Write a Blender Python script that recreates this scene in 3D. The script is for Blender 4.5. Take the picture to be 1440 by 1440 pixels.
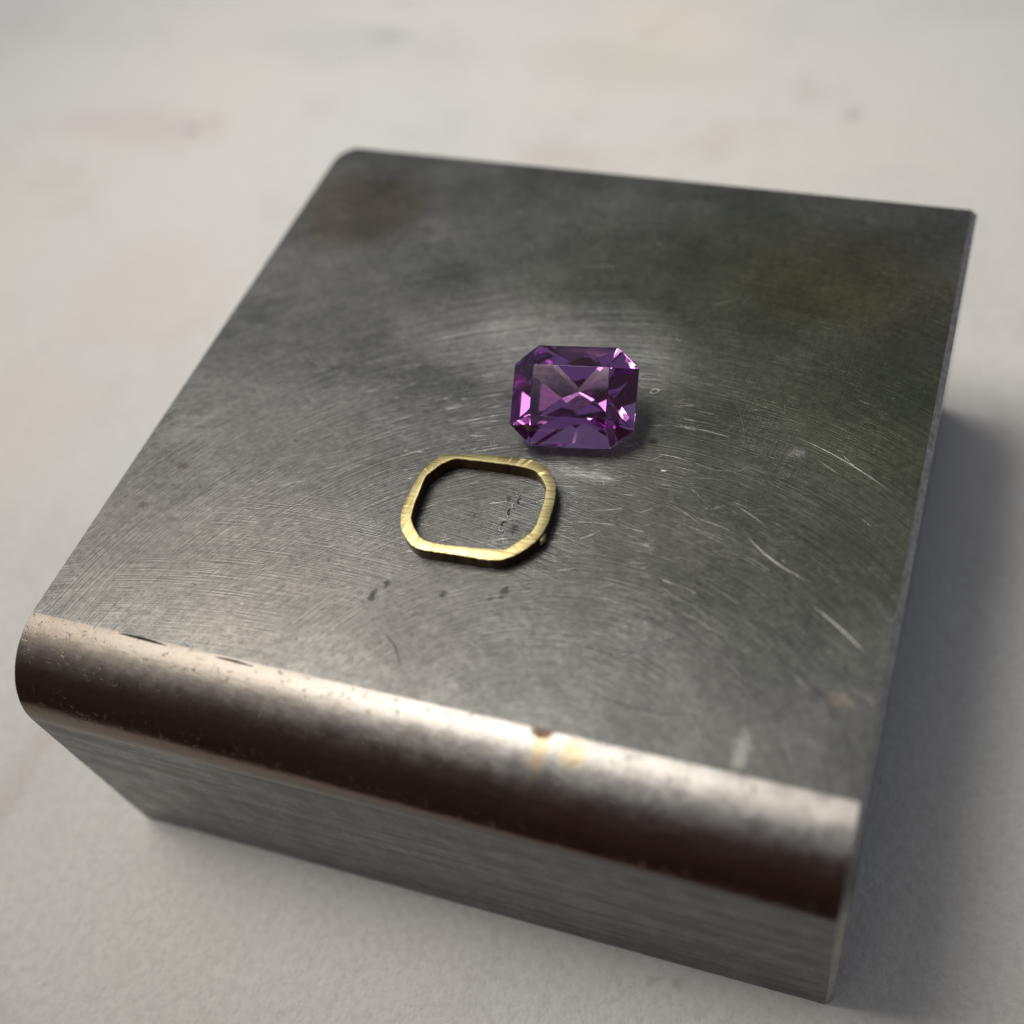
import bpy, bmesh, math, random
from mathutils import Vector, Matrix, Euler

random.seed(7)
sc = bpy.context.scene
C = sc.collection
for o in list(bpy.data.objects):
    bpy.data.objects.remove(o)
# one scene unit is one millimetre
sc.unit_settings.system = 'METRIC'
sc.unit_settings.scale_length = 0.001

W, D, H, R = 60.0, 54.57, 25.15, 5.75     # bench block: width, depth of the flat top, height, front roll

# ------------------------------------------------------------------ camera
cd = bpy.data.cameras.new('camera')
cam = bpy.data.objects.new('camera', cd)
C.objects.link(cam)
cam.location = (60.106, -27.502, 90.730)
cam.rotation_euler = Euler((0.616690, 0.104943, 0.289303), 'XYZ')
cd.sensor_width = 36
cd.sensor_fit = 'HORIZONTAL'
cd.lens = 1610.79 / 1440 * 36
cd.shift_x = -155.29 / 1440
cd.shift_y = 37.54 / 1440
cd.clip_start = 1
cd.clip_end = 6000
cd.dof.use_dof = True
cd.dof.focus_distance = 84.5
cd.dof.aperture_fstop = cd.lens * 1e-3 / 2.9    # phone lens about 3 mm wide
sc.camera = cam

# ------------------------------------------------------------------ light
wd = bpy.data.worlds.new('World')
sc.world = wd
wd.use_nodes = True
bg = wd.node_tree.nodes['Background']
bg.inputs[0].default_value = (0.47, 0.525, 0.65, 1)
bg.inputs[1].default_value = 0.29


def area(name, az, el, dist, sx, sy, power, col, target=(30, 22, 20), aim=None, spread=180):
    """window / lamp: azimuth from +y towards -x, elevation, in degrees"""
    a, e = math.radians(az), math.radians(el)
    d = Vector((-math.sin(a) * math.cos(e), math.cos(a) * math.cos(e), math.sin(e)))
    l = bpy.data.lights.new(name, 'AREA')
    l.shape = 'RECTANGLE'
    l.size, l.size_y = sx, sy
    l.energy = power
    l.color = col
    o = bpy.data.objects.new(name, l)
    C.objects.link(o)
    o.location = Vector(target) + d * dist
    if aim: d = (o.location - Vector(aim)).normalized()
    l.spread = math.radians(spread)
    o.rotation_euler = d.to_track_quat('Z', 'Y').to_euler()
    return o


area('window_light', 73, 63, 330, 200, 190, 1.95e5, (1.0, 0.945, 0.865), aim=(15, 96, 0), spread=64)
area('highlight_lamp', 196, 81, 420, 140, 120, 1.45e5, (1.0, 0.92, 0.82))  # overhead lamp added to make the highlight on the front roll

sc.view_settings.view_transform = 'Standard'
sc.view_settings.look = 'None'
sc.view_settings.gamma = 1
sc.view_settings.exposure = 0
sc.render.engine = 'CYCLES'
sc.cycles.caustics_refractive = True
sc.cycles.caustics_reflective = True
sc.cycles.max_bounces = 24
sc.cycles.transmission_bounces = 20
sc.cycles.glossy_bounces = 12


# ------------------------------------------------------------------ helpers
def tag(o, label=None, cat=None, group=None, kind=None):
    if label: o['label'] = label
    if cat: o['category'] = cat
    if group: o['group'] = group
    if kind: o['kind'] = kind
    return o


def obj(name, verts, faces, mat, parent=None, smooth=None):
    me = bpy.data.meshes.new(name)
    me.from_pydata([tuple(v) for v in verts], [], faces)
    bm = bmesh.new(); bm.from_mesh(me)
    bmesh.ops.remove_doubles(bm, verts=bm.verts, dist=1e-5)
    bmesh.ops.recalc_face_normals(bm, faces=bm.faces)
    bm.to_mesh(me); bm.free()
    if mat: me.materials.append(mat)
    o = bpy.data.objects.new(name, me)
    C.objects.link(o)
    if parent: o.parent = parent
    if smooth is not None:
        me.shade_smooth()
        me.set_sharp_from_angle(angle=math.radians(smooth))
    return o


def empty(name, loc, label, cat, group=None):
    o = bpy.data.objects.new(name, None)
    C.objects.link(o)
    o.location = loc
    o.empty_display_size = 2
    return tag(o, label, cat, group)


class N:
    """small node-graph helper"""
    def __init__(s, name):
        s.m = bpy.data.materials.new(name)
        s.m.use_nodes = True
        s.t = s.m.node_tree
        s.b = s.t.nodes['Principled BSDF']
        s.out = s.t.nodes['Material Output']
        s.geo = s.t.nodes.new('ShaderNodeNewGeometry')
        s.P = s.geo.outputs['Position']

    def put(s, sock, v):
        if isinstance(v, bpy.types.NodeSocket): s.t.links.new(v, sock)
        elif isinstance(v, (tuple, list)) and len(v) == 3 and sock.type == 'RGBA': sock.default_value = (*v, 1)
        else: sock.default_value = v

    def set(s, k, v): s.put(s.b.inputs[k], v)

    def math(s, op, a, b=0.0, c=None, clamp=False):
        n = s.t.nodes.new('ShaderNodeMath'); n.operation = op; n.use_clamp = clamp
        s.put(n.inputs[0], a); s.put(n.inputs[1], b)
        if c is not None: s.put(n.inputs[2], c)
        return n.outputs[0]

    def xyz(s, v):
        n = s.t.nodes.new('ShaderNodeSeparateXYZ'); s.put(n.inputs[0], v); return n.outputs

    def comb(s, x, y, z=0.0):
        n = s.t.nodes.new('ShaderNodeCombineXYZ')
        for i, v in enumerate((x, y, z)): s.put(n.inputs[i], v)
        return n.outputs[0]

    def noise(s, v, scale, detail=2, rough=0.5, dist=0.0):
        n = s.t.nodes.new('ShaderNodeTexNoise')
        s.put(n.inputs['Vector'], v); s.put(n.inputs['Scale'], scale)
        s.put(n.inputs['Detail'], detail); s.put(n.inputs['Roughness'], rough)
        s.put(n.inputs['Distortion'], dist)
        return n.outputs[0]

    def ramp(s, v, a, b, lo=0.0, hi=1.0, smooth=True):
        n = s.t.nodes.new('ShaderNodeMapRange')
        n.interpolation_type = 'SMOOTHSTEP' if smooth else 'LINEAR'
        for k, x in enumerate((v, a, b, lo, hi)): s.put(n.inputs[k], x)
        return n.outputs[0]

    def mix(s, f, a, b, kind='MIX'):
        n = s.t.nodes.new('ShaderNodeMix'); n.data_type = 'RGBA'; n.blend_type = kind
        s.put(n.inputs[0], f); s.put(n.inputs[6], a); s.put(n.inputs[7], b)
        return n.outputs[2]

    def polar(s, cx, cy, kr, kt, off=0.0):
        """coordinates running along arcs about (cx, cy): stretched grain"""
        o = s.xyz(s.P)
        dx = s.math('SUBTRACT', o[0], cx); dy = s.math('SUBTRACT', o[1], cy)
        r = s.math('SQRT', s.math('ADD', s.math('MULTIPLY', dx, dx), s.math('MULTIPLY', dy, dy)))
        th = s.math('ARCTAN2', dx, dy)
        return s.comb(s.math('MULTIPLY', r, kr), s.math('MULTIPLY', th, kt), off)

    def blob(s, x, y, rx, ry=None, soft=0.5, wob=0.6):
        """irregular spot of stain centred on (x, y)"""
        ry = ry or rx
        o = s.xyz(s.P)
        w = s.math('MULTIPLY', s.math('SUBTRACT', s.noise(s.P, 0.9 / max(rx, ry) * 2, 3), 0.5), wob * 2)
        dx = s.math('DIVIDE', s.math('SUBTRACT', o[0], x), rx)
        dy = s.math('DIVIDE', s.math('SUBTRACT', o[1], y), ry)
        d = s.math('SQRT', s.math('ADD', s.math('MULTIPLY', dx, dx), s.math('MULTIPLY', dy, dy)))
        return s.ramp(s.math('ADD', d, w), 1.0 - soft, 1.0 + soft, 1.0, 0.0)

    def bump(s, h, strength, dist=0.05, normal=None):
        n = s.t.nodes.new('ShaderNodeBump')
        s.put(n.inputs['Height'], h); n.inputs['Strength'].default_value = strength
        n.inputs['Distance'].default_value = dist
        if normal: s.put(n.inputs['Normal'], normal)
        return n.outputs[0]


# ------------------------------------------------------------------ materials
def steel_top():
    n = N('scratched_steel')
    o = n.xyz(n.P)
    # sanding arcs about three wrist positions, each strongest in its own region
    a = n.noise(n.polar(40, -7, 7.0, 3.5), 1.0, 2, 0.6)
    a2 = n.noise(n.polar(46, -14, 14.0, 6.0, 5.0), 1.0, 2, 0.6)
    b = n.noise(n.polar(20, -60, 9.0, 12.0, 9.0), 1.0, 3, 0.65)
    c = n.noise(n.polar(-60, 40, 9.0, 16.0, 2.0), 1.0, 2, 0.6)
    mask1 = n.ramp(n.noise(n.P, 0.07, 3), 0.38, 0.62)
    mask2 = n.ramp(n.noise(n.comb(o[1], o[0], 7.0), 0.09, 3), 0.45, 0.62)
    # sparse sharp lines picked from fine stretched noise
    ln = n.ramp(n.noise(n.polar(40, -7, 5.0, 6.0, 3.0), 1.0, 2, 0.5), 0.64, 0.72)
    ln2 = n.ramp(n.noise(n.polar(70, -90, 4.0, 40.0, 13.0), 1.0, 2, 0.5), 0.66, 0.73)
    ln3 = n.ramp(n.noise(n.polar(-20, 90, 4.0, 40.0, 23.0), 1.0, 2, 0.5), 0.67, 0.74)
    lines = n.math('MULTIPLY', n.math('MAXIMUM', n.math('MAXIMUM', ln, ln2), ln3), n.blob(31, 18, 17, 14, 0.7, 0.3))
    pits = n.ramp(n.noise(n.P, 2.6, 4, 0.7), 0.62, 0.74)
    h = n.math('ADD', n.math('MULTIPLY', n.math('MULTIPLY', a, n.ramp(mask2, 0, 1, 1.0, 0.5)), 0.85), n.math('MULTIPLY', n.math('MULTIPLY', a2, mask1), 0.7))
    h = n.math('ADD', h, n.math('MULTIPLY', n.math('MULTIPLY', b, mask2), 0.9))
    h = n.math('ADD', h, n.math('MULTIPLY', n.math('MULTIPLY', c, mask1), 0.9))
    h = n.math('SUBTRACT', h, n.math('MULTIPLY', lines, 0.7))
    h = n.math('SUBTRACT', h, n.math('MULTIPLY', pits, 0.35))
    broad = n.noise(n.P, 0.16, 4, 0.6)
    bm = n.bump(h, 0.72, 0.04, n.bump(broad, 0.4, 0.25))
    n.set('Normal', bm)
    # colour: grey steel, olive patina towards the back right, brown traces
    grain = n.ramp(n.math('ADD', n.math('MULTIPLY', a, 0.6), n.math('MULTIPLY', a2, 0.4)), 0.3, 0.7, 0.86, 1.12, False)
    cl = n.ramp(n.noise(n.P, 0.10, 5, 0.6), 0.3, 0.7)
    col = n.mix(cl, (0.105, 0.107, 0.102), (0.155, 0.157, 0.15))
    green = n.math('MAXIMUM', n.blob(58, 30, 17, 15, 0.8, 0.3), n.blob(46, 42, 17, 10, 0.8, 0.3))
    col = n.mix(n.math('MULTIPLY', green, 0.8), col, (0.085, 0.095, 0.055))
    brown = n.math('MAXIMUM', n.blob(51, 44, 9, 5, 0.6), n.blob(6, 46, 6, 5, 0.4, 0.3))
    col = n.mix(n.math('MULTIPLY', brown, 0.65), col, (0.085, 0.068, 0.042))
    sheen = n.math('MULTIPLY', n.math('MAXIMUM', n.blob(29, 33, 10, 4.0, 0.7), n.blob(35.9, 20.3, 1.9, 0.45, 0.6, 0.3)), n.ramp(a, 0.35, 0.6, 0.4, 1.0))  # sheen behind the gem and light streak before it, painted in pale
    col = n.mix(n.math('MULTIPLY', sheen, 0.7), col, (0.36, 0.355, 0.34))
    warm_sheen = n.blob(13, 6, 19, 10, 0.9, 0.35)  # brighter reflected light at the near left, painted into the colour
    col = n.mix(n.math('MULTIPLY', warm_sheen, 0.55), col, (0.20, 0.185, 0.168))
    for x, y, r in ((4.4, 14.6, 0.55), (3.2, 10.5, 0.5)):
        col = n.mix(n.math('MULTIPLY', n.blob(x, y, r * 0.8, r * 0.5, 0.5, 1.0), 0.65), col, (0.07, 0.045, 0.03))
    col = n.mix(n.math('MULTIPLY', n.blob(57.2, 6.4, 0.6, 0.5, 0.7, 0.9), 0.22), col, (0.40, 0.28, 0.14))
    dark = n.math('MAXIMUM', n.blob(24.3, 6.9, 0.22, 0.6, 0.5, 1.2), n.blob(39.9, 24.4, 0.3, 0.3, 0.5, 1.4))
    for x, y, r in ((29.2, 8.1, 0.22), (33.4, 9.3, 0.3), (32.6, 8.6, 0.2), (24.9, 8.0, 0.2), (30.9, 17.0, 0.2), (32.2, 14.6, 0.3)):
        dark = n.math('MAXIMUM', dark, n.blob(x, y, r, r * 1.5, 0.5, 1.5))
    dark = n.math('MAXIMUM', dark, n.ramp(n.noise(n.P, 1.5, 4, 0.75), 0.665, 0.72))
    col = n.mix(n.math('MULTIPLY', dark, 0.75), col, (0.03, 0.028, 0.025))
    pale = n.math('MAXIMUM', n.blob(50.5, 25.5, 0.5, 0.4, 0.6, 1.0), n.blob(51.9, 1.6, 0.5, 1.1, 0.7, 1.0))
    pale = n.math('MAXIMUM', pale, n.ramp(n.noise(n.comb(o[0], o[1], 31.0), 0.9, 4, 0.75), 0.69, 0.76))
    col = n.mix(n.math('MULTIPLY', pale, 0.3), col, (0.62, 0.60, 0.56))
    fleck = n.ramp(n.noise(n.P, 2.2, 6, 0.7), 0.36, 0.64, 0.82, 1.2, False)
    col = n.mix(1.0, n.mix(1.0, col, grain, 'MULTIPLY'), fleck, 'MULTIPLY')
    col = n.mix(n.math('MULTIPLY', lines, 0.35), col, (0.6, 0.58, 0.54))
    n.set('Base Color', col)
    n.set('Metallic', 0.85)
    rg = n.math('ADD', n.ramp(n.noise(n.P, 0.13, 4, 0.6), 0.3, 0.7, 0.29, 0.42), n.math('MULTIPLY', a, 0.08))
    n.set('Roughness', rg)
    return n.m


def steel_roll():
    n = N('worn_steel_edge')
    o = n.xyz(n.P)
    st = n.comb(n.math('MULTIPLY', o[0], 0.25), n.math('MULTIPLY', o[1], 1.6), n.math('MULTIPLY', o[2], 1.6))
    streak = n.noise(st, 1.0, 4, 0.6)
    mot = n.noise(n.P, 0.9, 5, 0.7)
    # brown reflection painted into the colour of the lower roll
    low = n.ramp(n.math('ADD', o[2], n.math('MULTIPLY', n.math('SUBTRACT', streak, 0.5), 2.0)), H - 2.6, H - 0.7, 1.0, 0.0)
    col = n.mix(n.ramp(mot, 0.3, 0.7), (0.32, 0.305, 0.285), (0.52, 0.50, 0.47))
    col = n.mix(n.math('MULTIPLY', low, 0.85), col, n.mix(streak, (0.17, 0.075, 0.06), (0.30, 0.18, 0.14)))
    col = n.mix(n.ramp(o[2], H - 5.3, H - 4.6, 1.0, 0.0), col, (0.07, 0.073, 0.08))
    lf = n.blob(-2, -2, 26, 12, 0.85)  # darker tone painted in to dull the roll's highlight at the left
    col = n.mix(n.math('MULTIPLY', lf, 0.7), col, (0.17, 0.13, 0.095))
    spot = n.math('MAXIMUM', n.blob(39.6, -1.3, 0.5, 1.6, 0.5), n.blob(41.7, -1.1, 0.8, 0.9, 0.5))
    col = n.mix(n.math('MULTIPLY', spot, 0.55), col, (0.52, 0.37, 0.17))
    col = n.mix(n.math('MULTIPLY', n.blob(39.4, -0.2, 0.7, 0.45, 0.3), 0.9), col, (0.06, 0.03, 0.02))
    pits = n.ramp(n.noise(n.P, 2.3, 3, 0.7), 0.60, 0.72)
    col = n.mix(n.math('MULTIPLY', pits, 0.5), col, (0.12, 0.09, 0.07))
    n.set('Base Color', col)
    n.set('Metallic', 0.9)
    n.set('Roughness', n.math('ADD', n.ramp(mot, 0.3, 0.7, 0.0, 0.06), n.ramp(o[2], H - 2.2, H - 0.6, 0.13, 0.38)))
    h = n.math('ADD', n.math('MULTIPLY', streak, 0.5), n.math('MULTIPLY', mot, 0.5))
    n.set('Normal', n.bump(n.math('SUBTRACT', h, n.math('MULTIPLY', pits, 0.5)), 0.5, 0.07))
    return n.m


def steel_side():
    n = N('machined_steel_side')
    o = n.xyz(n.P)
    st = n.comb(n.math('MULTIPLY', o[0], 0.05), n.math('MULTIPLY', o[1], 0.2), n.math('MULTIPLY', o[2], 0.9))
    streak = n.noise(st, 1.0, 4, 0.6)
    mot = n.noise(n.P, 0.35, 5, 0.65)
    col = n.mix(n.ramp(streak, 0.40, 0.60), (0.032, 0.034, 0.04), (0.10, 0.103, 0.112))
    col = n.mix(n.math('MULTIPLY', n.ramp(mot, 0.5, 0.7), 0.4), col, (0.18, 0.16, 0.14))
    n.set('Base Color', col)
    n.set('Metallic', 0.85)
    n.set('Roughness', n.ramp(mot, 0.3, 0.7, 0.2, 0.38))
    n.set('Normal', n.bump(n.math('ADD', streak, n.math('MULTIPLY', mot, 0.6)), 0.3, 0.08))
    return n.m


def paper_mat():
    n = N('worn_white_benchtop')
    o = n.xyz(n.P)
    big = n.ramp(n.noise(n.P, 0.012, 4, 0.55), 0.35, 0.65)
    col = n.mix(big, (0.655, 0.66, 0.65), (0.69, 0.67, 0.62))
    cl = n.ramp(n.noise(n.comb(o[0], o[1], 40.0), 0.05, 5, 0.65), 0.52, 0.75)
    col = n.mix(n.math('MULTIPLY', cl, 0.45), col, (0.50, 0.46, 0.42))
    cl2 = n.ramp(n.noise(n.comb(o[0], o[1], 90.0), 0.035, 5, 0.6), 0.5, 0.7)
    col = n.mix(n.math('MULTIPLY', cl2, 0.35), col, (0.52, 0.54, 0.52))
    sp = n.ramp(n.noise(n.comb(o[0], o[1], 80.0), 0.22, 3, 0.6), 0.70, 0.78)
    col = n.mix(n.math('MULTIPLY', sp, 0.5), col, (0.33, 0.30, 0.28))
    n.spots = []
    for x, y, rx, ry, s, c in SPOTS:
        col = n.mix(n.math('MULTIPLY', n.blob(x, y, rx, ry, 0.6), s), col, c)
    n.set('Base Color', col)
    n.set('Roughness', 0.75)
    n.set('Specular IOR Level', 0.25)
    gr = n.noise(n.P, 1.3, 4, 0.65)
    col = n.mix(n.ramp(gr, 0.35, 0.7, 0.0, 0.30), col, (0.42, 0.40, 0.38))
    n.set('Base Color', col)
    f = n.math('ADD', gr, n.math('MULTIPLY', n.noise(n.P, 0.3, 3), 1.0))
    n.set('Normal', n.bump(f, 0.8, 0.35))
    return n.m


# stains on the benchtop: x, y, radii, strength, colour
SPOTS = [(-46.8, 86, 1.0, 0.9, 0.6, (0.20, 0.18, 0.20)), (-44.5, 88.6, 1.3, 0.8, 0.4, (0.33, 0.30, 0.32)),
         (-57, 85.7, 12, 3.5, 0.22, (0.52, 0.38, 0.37)),
         (-27.6, 111.5, 4, 1.6, 0.45, (0.36, 0.38, 0.44)),
         (-34, 108, 14, 5.0, 0.25, (0.46, 0.48, 0.50)),
         (9, 108.8, 14, 5.0, 0.22, (0.50, 0.50, 0.42)),
         (-30.3, 93.6, 3.0, 3.0, 0.22, (0.52, 0.50, 0.42)),
         (42.6, 102, 1.2, 1.5, 0.5, (0.38, 0.38, 0.36)),
         (-36, 56, 10, 9, 0.22, (0.66, 0.54, 0.46)),
         (-39, 36, 8, 12, 0.18, (0.62, 0.56, 0.52)),
         (-13.6, -5, 1.2, 7, 0.25, (0.52, 0.44, 0.38))]


def brass(name, wall):
    n = N(name)
    o = n.xyz(n.P)
    g1 = n.noise(n.comb(n.math('ADD', n.math('MULTIPLY', o[0], 0.25), n.math('MULTIPLY', o[1], -0.05)),
                        n.math('ADD', n.math('MULTIPLY', o[1], 10.0), n.math('MULTIPLY', o[0], -0.8)), 0.0), 1.0, 2, 0.75)
    g2 = n.noise(n.comb(n.math('MULTIPLY', o[0], 10.0), n.math('MULTIPLY', o[1], 0.3), 3.0), 1.0, 2, 0.7)
    reg = n.ramp(n.math('ADD', o[0], n.math('MULTIPLY', o[1], 0.9)), 38.0, 42.5)
    g = n.mix(reg, g2, g1)
    if wall:
        n.set('Base Color', n.mix(n.ramp(g1, 0.3, 0.7), (0.06, 0.03, 0.015), (0.14, 0.08, 0.035)))  # shade on the band's walls painted in as dark brown
        n.set('Roughness', 0.35)
    else:
        c = n.mix(n.ramp(g, 0.38, 0.56), (0.42, 0.335, 0.135), (0.74, 0.64, 0.32))
        n.set('Base Color', c)
        n.set('Roughness', 0.44)
        n.set('Normal', n.bump(g, 0.4, 0.02))
    n.set('Metallic', 0.95)
    return n.m


def plain(name, col, rough=0.5, metal=0.0, var=0.25, scale=2.0):
    n = N(name)
    f = n.ramp(n.noise(n.P, scale, 3, 0.6), 0.3, 0.7)
    n.set('Base Color', n.mix(f, tuple(c * (1 - var) for c in col), tuple(min(1, c * (1 + var)) for c in col)))
    n.set('Roughness', rough)
    n.set('Metallic', metal)
    return n.m


def amethyst():
    n = N('purple_gem_glass')
    g = n.t.nodes.new('ShaderNodeBsdfGlass')
    g.inputs['Color'].default_value = (1, 1, 1, 1)
    g.inputs['IOR'].default_value = 1.55
    # faint polishing lines
    o = n.xyz(n.P)
    lines = n.noise(n.comb(n.math('MULTIPLY', o[0], 0.4), n.math('MULTIPLY', o[1], 9.0), 0.0), 1.0, 2, 0.6)
    n.put(g.inputs['Roughness'], n.ramp(lines, 0.60, 0.72, 0.0, 0.06))
    v = n.t.nodes.new('ShaderNodeVolumeAbsorption')
    v.inputs['Color'].default_value = (0.71, 0.19, 0.74, 1)
    v.inputs['Density'].default_value = 0.175
    n.t.links.new(g.outputs[0], n.out.inputs['Surface'])
    n.t.links.new(v.outputs[0], n.out.inputs['Volume'])
    n.t.nodes.remove(n.b)
    return n.m


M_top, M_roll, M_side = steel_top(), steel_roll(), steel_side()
M_paper = paper_mat()

# ------------------------------------------------------------------ the setting
TZ = -6.0
edge = [(80, -17), (60, -20), (17, -27.5), (-73, -49), (-420, -300), (-420, 520), (420, 520), (420, 52)]
n_ = len(edge)
vs = [(x, y, 0) for x, y in edge] + [(x, y, TZ) for x, y in edge]
fs = [tuple(range(n_)), tuple(range(2 * n_ - 1, n_ - 1, -1))]
fs += [(i, (i + 1) % n_, n_ + (i + 1) % n_, n_ + i) for i in range(n_)]
bench = obj('benchtop', vs, fs, M_paper)
bench['kind'] = 'structure'
fl = obj('floor', [(-2500, -2500, -800), (2500, -2500, -800), (2500, 2500, -800), (-2500, 2500, -800)],
         [(0, 1, 2, 3)], plain('dark_floor', (0.035, 0.028, 0.022), 0.7, scale=0.01))
fl['kind'] = 'structure'
# brown wall added out of view behind the camera, to darken the steel's reflections
wl = obj('added_unseen_wall', [(-1500, -420, -800), (1500, -420, -800), (1500, -420, 520), (-1500, -420, 520),
                  (-1500, -440, -800), (1500, -440, -800), (1500, -440, 520), (-1500, -440, 520)],
         [(0, 1, 2, 3), (4, 5, 6, 7), (0, 1, 5, 4), (3, 2, 6, 7), (0, 3, 7, 4), (1, 2, 6, 5)],
         plain('dim_brown_backing', (0.26, 0.12, 0.085), 0.6, scale=0.01))
wl['kind'] = 'structure'

# ------------------------------------------------------------------ steel bench block
block = empty('bench_block', (0, 0, 0),
              'scratched grey steel bench block with a rounded front edge, standing on the white benchtop', 'steel block')
T0 = math.radians(3)
RR = R / (1 - math.sin(T0))
CRN = 2.6


def xl(y):
    q = y - (D - CRN)
    return 0.0 if q <= 0 else CRN - math.sqrt(max(0, CRN ** 2 - min(q, CRN) ** 2))


secs = [(-R, 0.0, (-1, 0), 1)]
NA = 40
for i in range(NA, -1, -1):
    t = T0 + (math.pi / 2 - T0) * i / NA
    secs.append((-(math.sin(t) - math.sin(T0)) * RR, H - RR * (math.cos(T0) - math.cos(t)), (-math.sin(t), math.cos(t)), 1))
secs.append((0.0, H, (0, 1), 0))
for i in range(1, 12): secs.append(((D - CRN) * i / 11, H, (0, 1), 0))
for i in range(1, 13):
    q = math.sin(math.pi / 2 * i / 12) * CRN
    if q < CRN - 0.35: secs.append((D - CRN + q, H, (0, 1), 0))
secs += [(D - 0.3, H, (0, 1), 0), (D, H - 0.3, (1, 0), 2), (D, 0.0, (1, 0), 2)]
CL, CR = 0.10, 0.50
verts, loops, kinds = [], [], []
for y, z, (ny, nz), kind in secs:
    x0 = xl(y)
    base = len(verts)
    yl, zl = y - ny * CL, z - nz * CL
    yr, zr = y - ny * CR, z - nz * CR
    verts += [(x0, yl, 0), (x0, yl, max(0, zl)), (x0 + CL, y, z), (W - CR, y, z), (W, yr, max(0, zr)), (W, yr, 0)]
    loops.append(base); kinds.append(kind)
faces, mats = [], []
for i in range(len(loops) - 1):
    a, b = loops[i], loops[i + 1]
    for k in range(6):
        k2 = (k + 1) % 6
        faces.append((a + k, a + k2, b + k2, b + k))
        y0, z0, y1, z1 = secs[i][0], secs[i][1], secs[i + 1][0], secs[i + 1][1]
        if k in (1, 2, 3):
            if k == 3 and i < len(loops) - 3: m = 3
            elif i == 0 or i >= len(loops) - 3: m = 2
            elif y1 <= 1e-6: m = 1
            else: m = 0
        else: m = 2
        mats.append(m)
me = bpy.data.meshes.new('body')
me.from_pydata(verts, [], faces)
for m in (M_top, M_roll, M_side, plain('pale_lit_steel_arris', (0.42, 0.405, 0.38), 0.42, 0.85)): me.materials.append(m)  # pale tone paints the light line along the right arris
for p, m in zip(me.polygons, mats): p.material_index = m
bm = bmesh.new(); bm.from_mesh(me)
bmesh.ops.remove_doubles(bm, verts=bm.verts, dist=1e-5)
bmesh.ops.dissolve_degenerate(bm, dist=1e-6, edges=bm.edges)
bmesh.ops.recalc_face_normals(bm, faces=bm.faces)
bm.to_mesh(me); bm.free()
me.shade_smooth(); me.set_sharp_from_angle(angle=math.radians(6.5))
body = bpy.data.objects.new('body', me)
C.objects.link(body); body.parent = block

# ------------------------------------------------------------------ scratches and burrs on the top
M_bright = plain('bright_scratch_burr', (0.52, 0.505, 0.475), 0.4, 0.9)
M_groove = plain('dark_groove', (0.035, 0.03, 0.03), 0.6, 0.2)


def ridge(path, w, h, z=H):
    """thin tapering ridge along a path of (x, y)"""
    vv, ff = [], []
    n = len(path)
    for i, (x, y) in enumerate(path):
        a = path[max(0, i - 1)]; b = path[min(n - 1, i + 1)]
        d = Vector((b[0] - a[0], b[1] - a[1])).normalized()
        s = math.sin(math.pi * (i + 0.12) / (n - 0.76)) ** 0.6 if n > 1 else 1
        px, py = -d.y * w * s / 2, d.x * w * s / 2
        vv += [(x - px, y - py, z - 0.004), (x, y, z + h * s), (x + px, y + py, z - 0.004)]
        if i:
            q = 3 * i
            ff += [(q - 3, q - 2, q + 1, q), (q - 2, q - 1, q + 2, q + 1)]
    return vv, ff


def bow(x0, y0, x1, y1, sag, n=9):
    out = []
    L = math.hypot(x1 - x0, y1 - y0)
    nx, ny = -(y1 - y0) / L, (x1 - x0) / L
    for i in range(n):
        t = i / (n - 1)
        s = 4 * t * (1 - t) * sag
        out.append((x0 + (x1 - x0) * t + nx * s, y0 + (y1 - y0) * t + ny * s))
    return out


single = [  # x0 y0 x1 y1 sag width bright
    (48.73, 17.37, 53.65, 14.66, -0.35, 0.16, 1), (54.0, 12.89, 58.16, 9.99, 0.15, 0.17, 1),
    (42.2, 3.1, 48.9, 3.4, -0.4, 0.15, 1), (41.2, 4.8, 48.3, 9.7, 0.3, 0.09, 1),
    (48.3, 9.7, 46.6, 11.0, 0.0, 0.07, 1), (26.3, 4.25, 28.5, 1.93, 0.3, 0.09, 0),
    (46.9, 20.0, 49.9, 18.4, 0.1, 0.07, 1), (42.3, 19.1, 45.5, 17.4, 0.2, 0.06, 1),
    (40.9, 17.2, 43.8, 16.8, 0.1, 0.06, 1), (49.8, 27.0, 58.0, 23.0, 0.4, 0.07, 1),
    (7.5, -0.12, 11.5, -0.22, 0.05, 0.22, 0), (15.4, -0.22, 18.3, -0.28, 0.03, 0.16, 0),
    (13.2, 16.6, 20.5, 19.9, 0.2, 0.06, 1), (24.0, 30.9, 32.5, 33.2, 0.2, 0.05, 1),
    (40.5, 20.9, 47.0, 22.0, 0.2, 0.05, 1), (44.6, 10.5, 52.0, 5.5, 0.3, 0.08, 1)]
for x0, y0, x1, y1, sag, w, br in single:
    v, f = ridge(bow(x0, y0, x1, y1, sag), w, w * 0.3)
    o = obj('scratch', v, f, M_bright if br else M_groove, block, 60)
    if not br: o['label'] = 'dark gouge'

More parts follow.
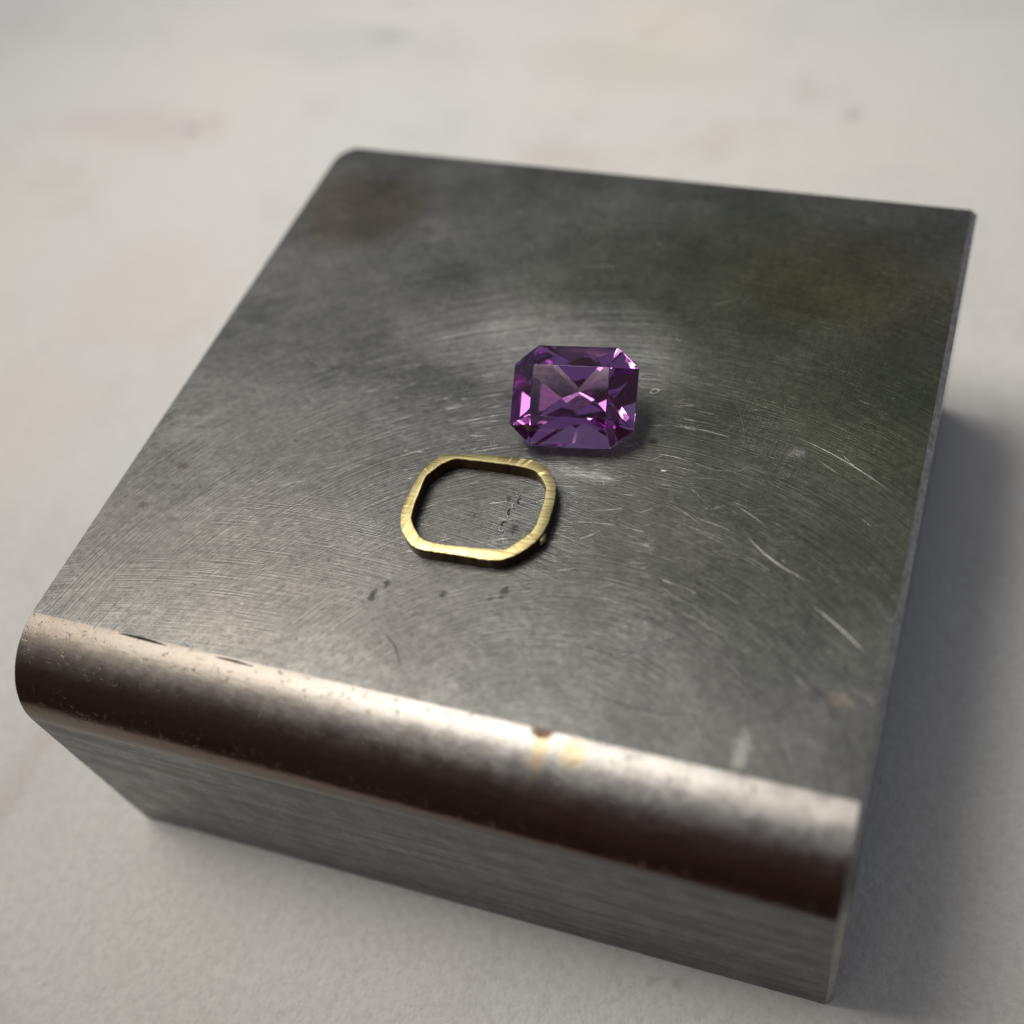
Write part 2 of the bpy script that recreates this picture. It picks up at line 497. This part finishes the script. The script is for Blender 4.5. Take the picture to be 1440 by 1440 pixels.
vv, ff = [], []
rr = random.Random(3)
for k in range(2300):
    x, y = rr.uniform(1, W - 2), rr.uniform(0.6, D - 1)
    if rr.random() > math.exp(-(((x - 34) / 15) ** 2 + ((y - 22) / 11) ** 2)) + 0.025: continue
    dx, dy = x - 40, y + 7
    ang = math.atan2(-dx, dy) + rr.gauss(0, 0.22)
    if rr.random() < 0.5: ang = rr.uniform(0, math.pi)
    L = min(9, rr.expovariate(1 / 1.3) + 0.3)
    p = bow(x, y, x + L * math.cos(ang), y + L * math.sin(ang), rr.gauss(0, 0.03) * L, 6)
    if any(not (0.4 < a < W - 1 and 0.3 < b < D - 0.6) for a, b in p): continue
    w = rr.uniform(0.012, 0.034)
    v, f = ridge(p, w, w * 0.16)
    q = len(vv); vv += v; ff += [tuple(i + q for i in t) for t in f]
fine = obj('fine_scratches', vv, ff, M_bright, block, 60)
fine['kind'] = 'stuff'

# ------------------------------------------------------------------ brass ring
Z1 = H + 1.15
outer = [(23.92, 14.93), (24.03, 16.9), (24.52, 18.35), (25.33, 19.15), (27.64, 19.6), (29.68, 19.85), (32.0, 19.97), (32.95, 19.65),
         (33.8, 18.95), (34.38, 18.1), (34.72, 16.98), (34.86, 15.7), (34.92, 14.6), (34.75, 13.54), (34.2, 12.46),
         (33.4, 11.55), (32.6, 11.05), (31.57, 10.85), (29.85, 10.78), (28.26, 10.7), (26.93, 10.66), (26.1, 10.8),
         (25.25, 11.36), (24.5, 12.25), (24.05, 13.4)]
inner = [(24.63, 16.98), (25.29, 18.15), (26.0, 18.82), (26.39, 18.94), (28.37, 19.08), (30.45, 19.18), (31.63, 19.16),
         (32.52, 19.0), (33.05, 18.56), (33.73, 17.76), (33.99, 16.7), (34.10, 15.28), (34.12, 14.33), (33.98, 13.72),
         (33.55, 13.03), (32.97, 12.25), (32.6, 11.9), (30.84, 11.66), (29.58, 11.52), (27.91, 11.4), (26.99, 11.42),
         (26.3, 11.65), (25.55, 12.33), (25.0, 13.06), (24.76, 14.24), (24.68, 15.47), (24.6, 16.3)]


def resample(poly, n, smooth):
    pts = [Vector(p) for p in poly]
    m = len(pts)
    dense = []
    for i in range(m):
        a, b, c, d = pts[i - 1], pts[i], pts[(i + 1) % m], pts[(i + 2) % m]
        for k in range(12):
            t = k / 12
            cr = 0.5 * ((2 * b) + (c - a) * t + (2 * a - 5 * b + 4 * c - d) * t * t + (3 * b - a - 3 * c + d) * t ** 3)
            dense.append(b.lerp(c, t).lerp(cr, smooth))
    # even spacing by angle about the centre
    cen = Vector((29.4, 15.2))
    ang = [math.atan2(p.y - cen.y, p.x - cen.x) for p in dense]
    out = []
    for j in range(n):
        A = -math.pi + 2 * math.pi * (j + 0.5) / n
        best = None
        for i in range(len(dense)):
            a0, a1 = ang[i], ang[(i + 1) % len(dense)]
            dd = (a1 - a0 + math.pi) % (2 * math.pi) - math.pi
            e = (A - a0 + math.pi) % (2 * math.pi) - math.pi
            if dd != 0 and 0 <= e / dd <= 1:
                best = dense[i].lerp(dense[(i + 1) % len(dense)], e / dd); break
        out.append(best or out[-1])
    return out


ring = empty('bezel_ring', (29.4, 15.2, H), 'small brushed brass bezel band, octagonal with rounded corners, lying in front of the purple gem', 'brass band')
NR = 260
po, pi_ = resample(outer, NR, 1.0), resample(inner, NR, 0.55)
rr = random.Random(5)
rv, rf, rm = [], [], []
cen = Vector((29.4, 15.2))
for j in range(NR):
    o_, i_ = po[j], pi_[j]
    n_o = (o_ - i_).normalized()
    jo, ji = rr.gauss(0, 0.012), rr.gauss(0, 0.007)
    if o_.y > 19.2: jo += abs(rr.gauss(0, 0.03))
    zt = Z1 + 0.004 * math.sin(j * 0.11) + rr.gauss(0, 0.002)
    for (q, z) in ((o_, H + 0.02), (o_ + n_o * 0.0, Z1 - 0.09), (o_ + n_o * jo, Z1 - 0.03), (o_ - n_o * 0.05 + n_o * jo, zt),
                   (i_ + n_o * 0.04, zt), (i_ + n_o * ji, Z1 - 0.04), (i_, H + 0.02)):
        rv.append((q.x - cen.x, q.y - cen.y, z - H))
for j in range(NR):
    a, b = j * 7, ((j + 1) % NR) * 7
    for k in range(7):
        k2 = (k + 1) % 7
        rf.append((a + k, a + k2, b + k2, b + k))
        rm.append(0 if k in (2, 3, 4) else 1)
M_b, M_bw = brass('brushed_brass', False), brass('shaded_brass_wall', True)
me = bpy.data.meshes.new('band')
me.from_pydata(rv, [], rf)
me.materials.append(M_b); me.materials.append(M_bw)
for p, m in zip(me.polygons, rm): p.material_index = m
bm = bmesh.new(); bm.from_mesh(me); bmesh.ops.recalc_face_normals(bm, faces=bm.faces); bm.to_mesh(me); bm.free()
me.shade_smooth(); me.set_sharp_from_angle(angle=math.radians(35))
band = bpy.data.objects.new('band', me); C.objects.link(band); band.parent = ring


def lump(name, loc, size, mat, parent, seed=1, sub=2, amp=0.25):
    bm = bmesh.new()
    bmesh.ops.create_icosphere(bm, subdivisions=sub, radius=1)
    r_ = random.Random(seed)
    for v in bm.verts:
        v.co *= 1 + r_.uniform(-amp, amp)
        v.co = Vector((v.co.x * size[0], v.co.y * size[1], v.co.z * size[2]))
    me = bpy.data.meshes.new(name); bm.to_mesh(me); bm.free()
    me.materials.append(mat)
    me.shade_smooth()
    o = bpy.data.objects.new(name, me); C.objects.link(o)
    o.location = loc
    if parent: o.parent = parent
    return o


lump('solder_blob', (34.80 - cen.x, 13.75 - cen.y, 0.55), (0.18, 0.55, 0.36), M_b, ring, 4, 2, 0.15)

# ------------------------------------------------------------------ the gem
def gem():
    L, Wd, cx, cy, hc, tx, ty = 4.73, 3.83, 1.69, 1.53, 1.70, 2.85, 1.91
    LEAN = math.radians(28.5)
    planes = []

    def pl(n, p):
        n = Vector(n).normalized(); planes.append((n, n.dot(Vector(p))))

    def pl3(a, b, c):
        a, b, c = Vector(a), Vector(b), Vector(c)
        n = (b - a).cross(c - a).normalized()
        if n.dot(a) < 0: n = -n
        planes.append((n, n.dot(a)))
    pl((0, 0, 1), (0, 0, hc))
    # girdle
    g = 0.10
    for s in (1, -1):
        pl((0, s, 0), (0, s * Wd, 0)); pl((s, 0, 0), (s * L, 0, 0))
        for u in (1, -1): pl((s * cy, u * cx, 0), (s * L, u * (Wd - cy), 0))
    # crown: four mains and four triangular corners
    pl3((-L, Wd, g), (L, Wd, g), (0, ty, hc)); pl3((-L, -Wd, g), (L, -Wd, g), (0, -ty, hc))
    pl3((L, -Wd, g), (L, Wd, g), (tx, 0, hc)); pl3((-L, -Wd, g), (-L, Wd, g), (-tx, 0, hc))
    for s in (1, -1):
        for u in (1, -1):
            pl3((s * L, u * (Wd - cy), g), (s * (L - cx), u * Wd, g), (s * tx * 0.985, u * ty * 0.985, hc))
    # pavilion
    GV = [Vector((s * L, u * (Wd - cy), -0.06)) for s in (1, -1) for u in (1, -1)]
    GV += [Vector((s * (L - cx), u * Wd, -0.06)) for s in (1, -1) for u in (1, -1)]
    kd = 3.12
    low = math.tan(LEAN)

    def pav(az, slope, dist, off=0.0):
        """facet facing azimuth az (deg), slope (deg) passing through radius dist at depth off"""
        a, s = math.radians(az), math.radians(slope)
        n = Vector((math.cos(a) * math.sin(s), math.sin(a) * math.sin(s), -math.cos(s)))
        d = n.dot(Vector((math.cos(a) * dist, math.sin(a) * dist, -off)))
        for p in GV: d = max(d, n.dot(p))          # never cut into the girdle outline
        planes.append((n, d))
    n = Vector((0, -math.sin(LEAN), -math.cos(LEAN))); planes.append((n, 2.83))
    CA = math.degrees(math.atan2(cx, cy)); CD = (L * cy + (Wd - cy) * cx) / math.hypot(cx, cy)
    for b in (0, 180):
        for da in (8, -8): pav(b + da, 52, 4.60, 0.15)
        for da in (20, -20): pav(b + da, 45, 4.10, 0.85)
        pav(b, 43, 3.4, 1.35)
        for da in (32, -32): pav(b + da, 43, 3.6, 1.3)
    for da in (7, -7): pav(90 + da, 65, 3.72, 0.15)
    for da in (16, -16): pav(90 + da, 56, 3.45, 0.62)
    pav(90, 50, 2.8, 1.25)
    for da in (14, -14): pav(90 + da, 44, 2.0, 2.1)
    for da in (14, -14): pav(270 + da, 53, 3.76, 0.12)
    for da in (30, -30): pav(270 + da, 43, 3.45, 0.62)
    for da in (5, -5): pav(270 + da, 46, 3.2, 0.8)
    for da in (14, -14): pav(270 + da, 37, 1.6, 2.1)
    for q in (CA, 180 - CA, 180 + CA, -CA):
        for da in (6, -6): pav(q + da, 57, CD, 0.12)
        for da in (13, -13): pav(q + da, 46, 4.25, 0.85)
        pav(q, 39, 2.6, 2.05)
    bm = bmesh.new()
    bmesh.ops.create_cube(bm, size=30)
    for n, d in planes:
        r = bmesh.ops.bisect_plane(bm, geom=bm.verts[:] + bm.edges[:] + bm.faces[:], plane_co=n * d, plane_no=n,
                                   clear_outer=True, clear_inner=False, dist=1e-6)
        ed = [e for e in r['geom_cut'] if isinstance(e, bmesh.types.BMEdge)]
        if ed: bmesh.ops.edgenet_fill(bm, edges=ed)
    bmesh.ops.remove_doubles(bm, verts=bm.verts, dist=0.02)
    bmesh.ops.dissolve_limit(bm, angle_limit=math.radians(0.3), verts=bm.verts, edges=bm.edges)
    bmesh.ops.recalc_face_normals(bm, faces=bm.faces)
    bmesh.ops.bevel(bm, geom=[e for e in bm.edges if e.calc_face_angle(0) > 0.1 and e.verts[0].co.z > -0.2 and e.verts[1].co.z > -0.2],
                    offset=0.03, segments=1, affect='EDGES')
    bmesh.ops.recalc_face_normals(bm, faces=bm.faces)
    me = bpy.data.meshes.new('purple_gem'); bm.to_mesh(me)
    print('gem faces', len(bm.faces), 'zmin', min(v.co.z for v in bm.verts))
    bm.free()
    me.materials.append(amethyst())
    o = bpy.data.objects.new('purple_gem', me)
    C.objects.link(o)
    rot = Matrix.Rotation(0.14, 3, 'Z') @ Matrix.Rotation(LEAN, 3, 'X')
    o.rotation_euler = rot.to_euler()
    zmin = min((rot @ v.co).z for v in me.vertices)
    o.location = (33.77, 25.11, H + 0.012 - zmin)
    print('girdle height', -zmin)
    tag(o, 'faceted rectangular purple gemstone with cut corners, lying on the steel behind the brass band', 'gemstone')
    return o


gem()

# ------------------------------------------------------------------ small debris
M_fleck = plain('pale_fleck', (0.70, 0.68, 0.58), 0.5)
M_dark = plain('dark_filing', (0.05, 0.045, 0.04), 0.5, 0.6)


def torus(name, loc, rx, ry, rot, wire, mat, arc=1.0):
    n, k = 28, 6
    v, f = [], []
    for i in range(n + 1):
        a = 2 * math.pi * arc * i / n
        c, s = math.cos(a), math.sin(a)
        for j in range(k):
            b = 2 * math.pi * j / k
            v.append(((rx + wire * math.cos(b)) * c, (ry + wire * math.cos(b)) * s, wire * math.sin(b) + wire))
    for i in range(n):
        for j in range(k):
            f.append((i * k + j, i * k + (j + 1) % k, (i + 1) * k + (j + 1) % k, (i + 1) * k + j))
    o = obj(name, v, f, mat, None, 60)
    o.location = loc; o.rotation_euler.z = rot
    return o


tag(torus('curled_fleck', (38.65, 29.2, H), 0.34, 0.2, 0.6, 0.045, M_fleck),
    'tiny pale curled oval fleck on the steel right of the purple gem', 'fleck')
tag(lump('pale_chip', (41.4, 21.8, H + 0.03), (0.22, 0.09, 0.05), plain('white_chip', (0.85, 0.84, 0.8), 0.4), None, 8, 2, 0.35),
    'tiny bright white chip on the steel below right of the purple gem', 'fleck')
rr = random.Random(11)
WHICH = ['farthest', 'second', 'third', 'middle one', 'third nearest',
         'second nearest', 'nearest']
for k in range(7):
    y = 17.5 - k * 0.55
    x = 31.5 + rr.uniform(-0.22, 0.3)
    o = torus('metal_filing', (x, y, H), 0.21, 0.12, rr.uniform(0, 3), 0.042, M_dark if k % 2 else M_bright, 0.65)
    tag(o, 'tiny curled filing, ' + WHICH[k] + ' in the row inside the brass band', 'filing', 'filings inside the brass band')
